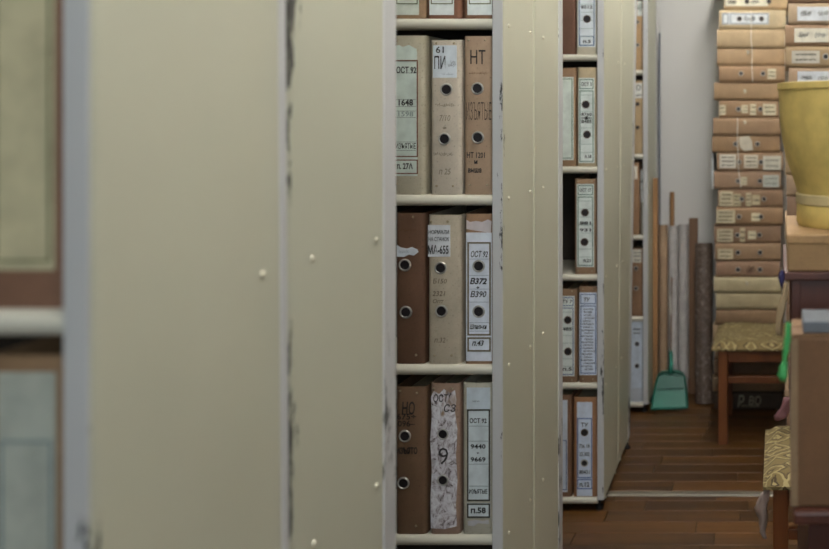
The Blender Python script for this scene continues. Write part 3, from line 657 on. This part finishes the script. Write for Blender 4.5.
leaning('paper_roll', 'left of two white paper rolls leaning in the corner', 'paper roll', 668.3, 678, 226, 4.41, 4.51, paper('a39f9d'))
leaning('paper_roll', 'right of two white paper rolls leaning in the corner', 'paper roll', 678.3, 688, 224.5, 4.41, 4.51, paper('9f9a98'))
leaning('wooden_stick', 'round-topped wooden stick rising behind the white paper rolls', 'stick', 669.7, 674.4, 192, 4.552, 4.566, M_STICK)
leaning('wooden_plank', 'dark wooden plank leaning between white rolls and wrapped roll', 'plank', 689, 698, 218, 4.525, 4.568, M_DKSTICK, 'flat')
def crinkle():
    m, nt, b = nodes('crinkled_film', 0.22); t = tc(nt)
    n = N(nt, 'ShaderNodeTexNoise', Scale=34.0, Detail=5.0, Distortion=1.5); nt.links.new(t, n.inputs['Vector'])
    nt.links.new(ramp(nt, n.outputs[0], [(0.35, lin('54463e')), (0.6, lin('675950')), (0.72, lin('8a8079'))]), b.inputs['Base Color']); bump(nt, b, n.outputs[0], 0.9, 0.006)
    return m
wr = leaning('wrapped_roll', 'fat grey-brown roll wrapped in crinkled plastic film beside the stack', 'roll', 695, 713, 243, 4.37, 4.47, crinkle())
# crumple the film of the wrapped roll a little
for v in wr.data.vertices: v.co.x += random.uniform(-.0015, .0015); v.co.y += random.uniform(-.0015, .0015)

# dustpan
M_TEAL = plain('1d6e5d', 0.35)
dy = 4.235
def Q(px, py, yy=dy): return P(px, py, yy)
dp = thing('dustpan', 'teal green plastic dustpan standing against the white rolls', 'dustpan', (Q(669, 410)[0], dy, 0.0))
def dl(px, py, d): p = P(px, py, dy); return (p[0]-dp.location.x, d, p[2])
oa = [(650.5, 409.5), (651.2, 402), (653, 388), (655, 380), (659, 377), (666, 376), (673, 376), (680, 377.5), (683.5, 382), (686, 395), (688, 408.5)]
m = MB(); n = len(oa)
lean = lambda py: 0.075*(410-py)/34
front = [dl(a, b, lean(b)) for a, b in oa]
cxm = sum(p[0] for p in front)/n
inn = [(p[0]*0.9+cxm*0.1, p[1]+0.012, p[2]*0.93+0.004) for p in front]
bck = [(p[0], p[1]+0.03, p[2]) for p in front]
# rim, recessed pan and outer shell
vs = front+inn+bck
fs = [(i, i+1, n+i+1, n+i) for i in range(n-1)]+[(2*n+i+1, 2*n+i, i, i+1)[::-1] for i in range(n-1)]
fs += [tuple(range(n, 2*n)), tuple(range(2*n, 3*n))[::-1], (0, n, 2*n-1, n-1), (0, n-1, 3*n-1, 2*n)]
arc_smooth(obj('pan', m.add(vs, fs), M_TEAL, dp), 30)
st = MB()
a = [dl(655, 392, lean(392)+0.004), dl(684, 391, lean(391)+0.004), dl(682, 380, lean(380)+0.004), dl(657, 380, lean(380)+0.004)]
st.add(a+[(p[0], p[1]+0.02, p[2]) for p in a], [(0,1,2,3),(0,4,5,1),(1,5,6,2),(2,6,7,3),(3,7,4,0)])
obj('hood', st, plain('16564a', 0.35), dp)
obj('handle', MB().tube([dl(669, 379, lean(379)+0.012), dl(668.5, 370, lean(372)+.012), dl(668, 360, 0.112), dl(667.8, 357, 0.113)], [0.013, 0.009, 0.009, 0.007], 10), M_TEAL, dp, smooth=True)
obj('long_stick', MB().tube([dl(668, 362, 0.112), dl(668.3, 330, 0.118), dl(668.6, 282, 0.124)], 0.003, 8), M_DKSTICK, dp)
obj('tag', MB().box(dl(666.6, 320, 0)[0], dl(668.6, 320, 0)[0], 0.108, 0.109, dl(0, 320, 0)[2], dl(0, 300, 0)[2]), paper('b5b0a8'), dp)

# ------------------------------------------------------------------ the two stools
def rbox(mb, x0, x1, y0, y1, z0, z1): return mb.box(x0, x1, y0, y1, z0, z1)
def stool(label, x0, y0, W, D, H=0.386):
    t = thing('upholstered_stool', label, 'stool', (x0, y0, 0), 'low stools with woven seats')
    L = 0.037
    for (a, b) in ((0.024, 0.012), (W-0.024-L, 0.012), (0.024, D-0.012-L), (W-0.024-L, D-0.012-L)):
        obj('leg', MB().box(a, a+L, b, b+L, 0, H-0.026), M_CHAIR, t, bevel=0.003)
    for (a, b, c, d) in ((0.024+L, W-0.024-L, 0.018, 0.036), (0.024+L, W-0.024-L, D-0.036, D-0.018), (0.03, 0.05, 0.012+L, D-0.012-L), (W-0.05, W-0.03, 0.012+L, D-0.012-L)):
        obj('rail', MB().box(a, b, c, d, H-0.072, H-0.0265), M_CHAIR, t, bevel=0.002)
    for (a, b, c, d, h) in ((0.024+L, W-0.024-L, 0.022, 0.04, 0.232), (0.024+L, W-0.024-L, D-0.04, D-0.022, 0.232), (0.032, 0.05, 0.012+L, D-0.012-L, 0.17), (W-0.05, W-0.032, 0.012+L, D-0.012-L, 0.17)):
        obj('stretcher', MB().box(a, b, c, d, h, h+0.026), M_CHAIR, t, bevel=0.002)
    # cushion: a grid with rounded rim
    nx, ny = 14, 14; vs = []; fs = []
    def hgt(u, v):
        e = min(u, 1-u, v, 1-v); return 1-(1-min(e/0.12, 1))**2.4
    for j in range(ny+1):
        for i in range(nx+1):
            u, v = i/nx, j/ny; vs.append((u*W, v*D, H-0.018+0.02*hgt(u, v)+0.004*math.sin(u*9)*math.sin(v*8)*hgt(u, v)))
    for j in range(ny):
        for i in range(nx):
            k = j*(nx+1)+i; fs.append((k, k+1, k+nx+2, k+nx+1))
    rim = [i for i in range(nx+1)]+[j*(nx+1)+nx for j in range(1, ny+1)]+[ny*(nx+1)+i for i in range(nx-1, -1, -1)]+[j*(nx+1) for j in range(ny-1, 0, -1)]
    base = len(vs)
    for k in rim: vs.append((vs[k][0], vs[k][1], H-0.026))
    q = len(rim)
    fs += [(rim[i], base+i, base+(i+1)%q, rim[(i+1)%q]) for i in range(q)]+[tuple(range(base, base+q))[::-1]]
    arc_smooth(obj('seat', MB().add(vs, fs), M_TAP, t), 50)
    return t
stool('low wooden stool with yellow patterned woven seat in front of the folder stack', -0.26, 3.80, 0.42, 0.43)
stool('low wooden stool with patterned seat half hidden beside the brown box', -0.041, 2.385, 0.42, 0.435)

# ------------------------------------------------------------------ cloths
def cloth(name, label, cat, mat, pts, widths, yy, depth=0.012, parent=None):
    # a crumpled hanging cloth: a tube of varying, flattened section along a path
    path = [P(a, b, yy) for a, b in pts]; vs = []; n = 12
    path2 = []; w2 = []
    for i in range(len(path)-1):
        for k in range(4):
            f = k/4; path2.append([path[i][j]*(1-f)+path[i+1][j]*f for j in range(3)]); w2.append(widths[i]*(1-f)+widths[i+1]*f)
    path2.append(path[-1]); w2.append(widths[-1])
    for i, (p, wd) in enumerate(zip(path2, w2)):
        wd *= yy/F/2
        for k in range(n):
            q = 2*math.pi*k/n; rr = 1+0.22*math.sin(3*q+i*0.5)+0.1*math.sin(5*q-i*0.8)
            vs.append((p[0]+wd*rr*math.cos(q), p[1]+min(depth, wd)*rr*math.sin(q), p[2]+0.002*math.sin(k*2+i)))
    m = len(path2)
    fs = [(i*n+k, i*n+(k+1)%n, (i+1)*n+(k+1)%n, (i+1)*n+k) for i in range(m-1) for k in range(n)]+[tuple(range(n)), tuple(range((m-1)*n, m*n))]
    o = obj(name, MB().add(vs, fs), mat, smooth=True)
    return tag(o, label, cat)
cloth('rag', 'grey-pink rag hanging at the side of the nearer stool', 'cloth', paper('8f7f78'), [(768, 489), (764, 495), (761, 508), (763.5, 518), (762, 530), (765, 538)], [4, 9, 12, 9, 6, 4], 2.40, 0.012)
cloth('pink_cloth', 'crumpled pink cloth lying on the nearer patterned stool', 'cloth', paper('6b474c'), [(789, 398), (785, 408), (781, 416), (778, 420)], [10, 11, 12, 5], 2.74, 0.03)

# ------------------------------------------------------------------ desk at the right with the things on it
dk = thing('desk', 'red-brown wooden desk at the lower right corner', 'desk', (0, 0, 0))
obj('desk_top', MB().box(0.017, 1.06, 1.285, 2.12, 0.724, 0.742), M_REDWOOD, dk, bevel=0.004)
obj('side_panel', MB().box(0.037, 0.057, 1.31, 2.09, 0.0, 0.724), M_REDWOOD, dk)
obj('side_panel', MB().box(1.02, 1.04, 1.31, 2.09, 0.0, 0.724), M_REDWOOD, dk)
obj('apron', MB().box(0.057, 1.02, 1.33, 1.348, 0.58, 0.724), M_REDWOOD, dk)
obj('back_board', MB().box(0.057, 1.02, 2.05, 2.068, 0.25, 0.724), M_REDWOOD, dk)
bx = thing('cardboard_box', 'large brown cardboard box standing on the desk at right edge', 'box', (0.0143, 1.30, 0.742))
M_BOX = card('603e18'); M_BOX2 = card('67461f')
obj('carton', MB().box(0, 0.42, 0, 0.10, 0, 0.222), M_BOX, bx, bevel=0.004)
for (a, b) in ((0.0, 0.049), (0.051, 0.1)): obj('flap', MB().box(0.002, 0.418, a+0.001, b, 0.2222, 0.225), M_BOX2, bx)
obj('corner_highlight', MB().box(-0.0006, 0.009, -0.0006, 0.0, 0.002, 0.219), card('7a5f3c'), bx)  # lighter strip paints the highlight along the box's left corner
o = obj('paper_pad', MB().box(0.030, 0.34, 1.306, 1.39, 0.9675, 0.983), paper('585c62'), bevel=0.002)
tag(o, 'grey-blue paper pad lying on top of the large brown box', 'paper pad')
sd = thing('wooden_stand', 'small dark red wooden stand behind the large brown box', 'stand', (0.005, 1.545, 0.742))
obj('stand_top', MB().box(0, 0.40, 0, 0.34, 0.255, 0.268), M_REDWOOD, sd, bevel=0.002)
for (a, b) in ((0.013, 0.006), (0.373, 0.006), (0.013, 0.32), (0.373, 0.32)): obj('leg', MB().box(a, a+0.014, b, b+0.014, 0, 0.255), M_REDWOOD, sd, bevel=0.001)
for (a, b, c, d) in ((0.027, 0.373, 0.009, 0.018), (0.027, 0.373, 0.322, 0.331), (0.016, 0.024, 0.02, 0.32), (0.376, 0.384, 0.02, 0.32)): obj('apron', MB().box(a, b, c, d, 0.2, 0.255), M_REDWOOD, sd)
fb = thing('flat_box', 'flat brown cardboard box under the yellow vessel', 'box', (0.011, 1.55, 1.0105))
obj('carton', MB().box(0, 0.36, 0, 0.30, 0, 0.05), card('82602f'), fb, bevel=0.003)
obj('lid', MB().box(-0.001, 0.361, -0.0015, 0.3015, 0.042, 0.0575), card('8a6735'), fb, bevel=0.003)
M_YEL = paper('b8a05c')
yl = thing('yellow_vessel', 'tall yellow tapered vessel with a pale band near its foot', 'vessel', (0.135, 1.70, 1.0685))
prof = [(0.0, 0.0), (0.104, 0.0), (0.107, 0.006), (0.1065, 0.034), (0.1055, 0.036), (0.1055, 0.054), (0.107, 0.060), (0.115, 0.085), (0.124, 0.110), (0.131, 0.140), (0.1355, 0.175), (0.137, 0.215), (0.1375, 0.226), (0.140, 0.228), (0.140, 0.238), (0.136, 0.239), (0.133, 0.226), (0.131, 0.175), (0.10, 0.06), (0.0, 0.05)]
arc_smooth(obj('body', MB().lathe([(max(r, 0.0005), h) for r, h in prof], 48), M_YEL, yl), 45)
arc_smooth(obj('band', MB().lathe([(0.1056, 0.036), (0.1085, 0.038), (0.1085, 0.052), (0.1056, 0.054)], 48), paper('a8976f'), yl), 30)
cloth('green_ribbon', 'bright green ribbon hanging down the edge of the large brown box', 'ribbon', plain('3f9a55', 0.5), [(788.5, 323), (787.5, 336), (786.5, 349), (785, 360), (783, 368), (782.5, 376), (784, 381)], [5, 6, 6, 4, 8, 9, 4], 1.292, 0.006)
cloth('beige_strap', 'beige cloth strap hanging from the left end of the wooden stand', 'strap', paper('8f7b5e'), [(786, 283), (784.5, 295), (782, 308), (779.5, 322), (778.5, 335)], [5, 6, 7, 7, 6], 1.535, 0.006)
cloth('blue_cord', 'dark blue cord knot on the left corner of the wooden stand', 'cord', plain('231d4a', 0.6), [(782.5, 271), (781, 276), (782, 283), (783.5, 288)], [4, 6, 5, 2], 1.54, 0.006)

bpy.data.objects.remove(_to)
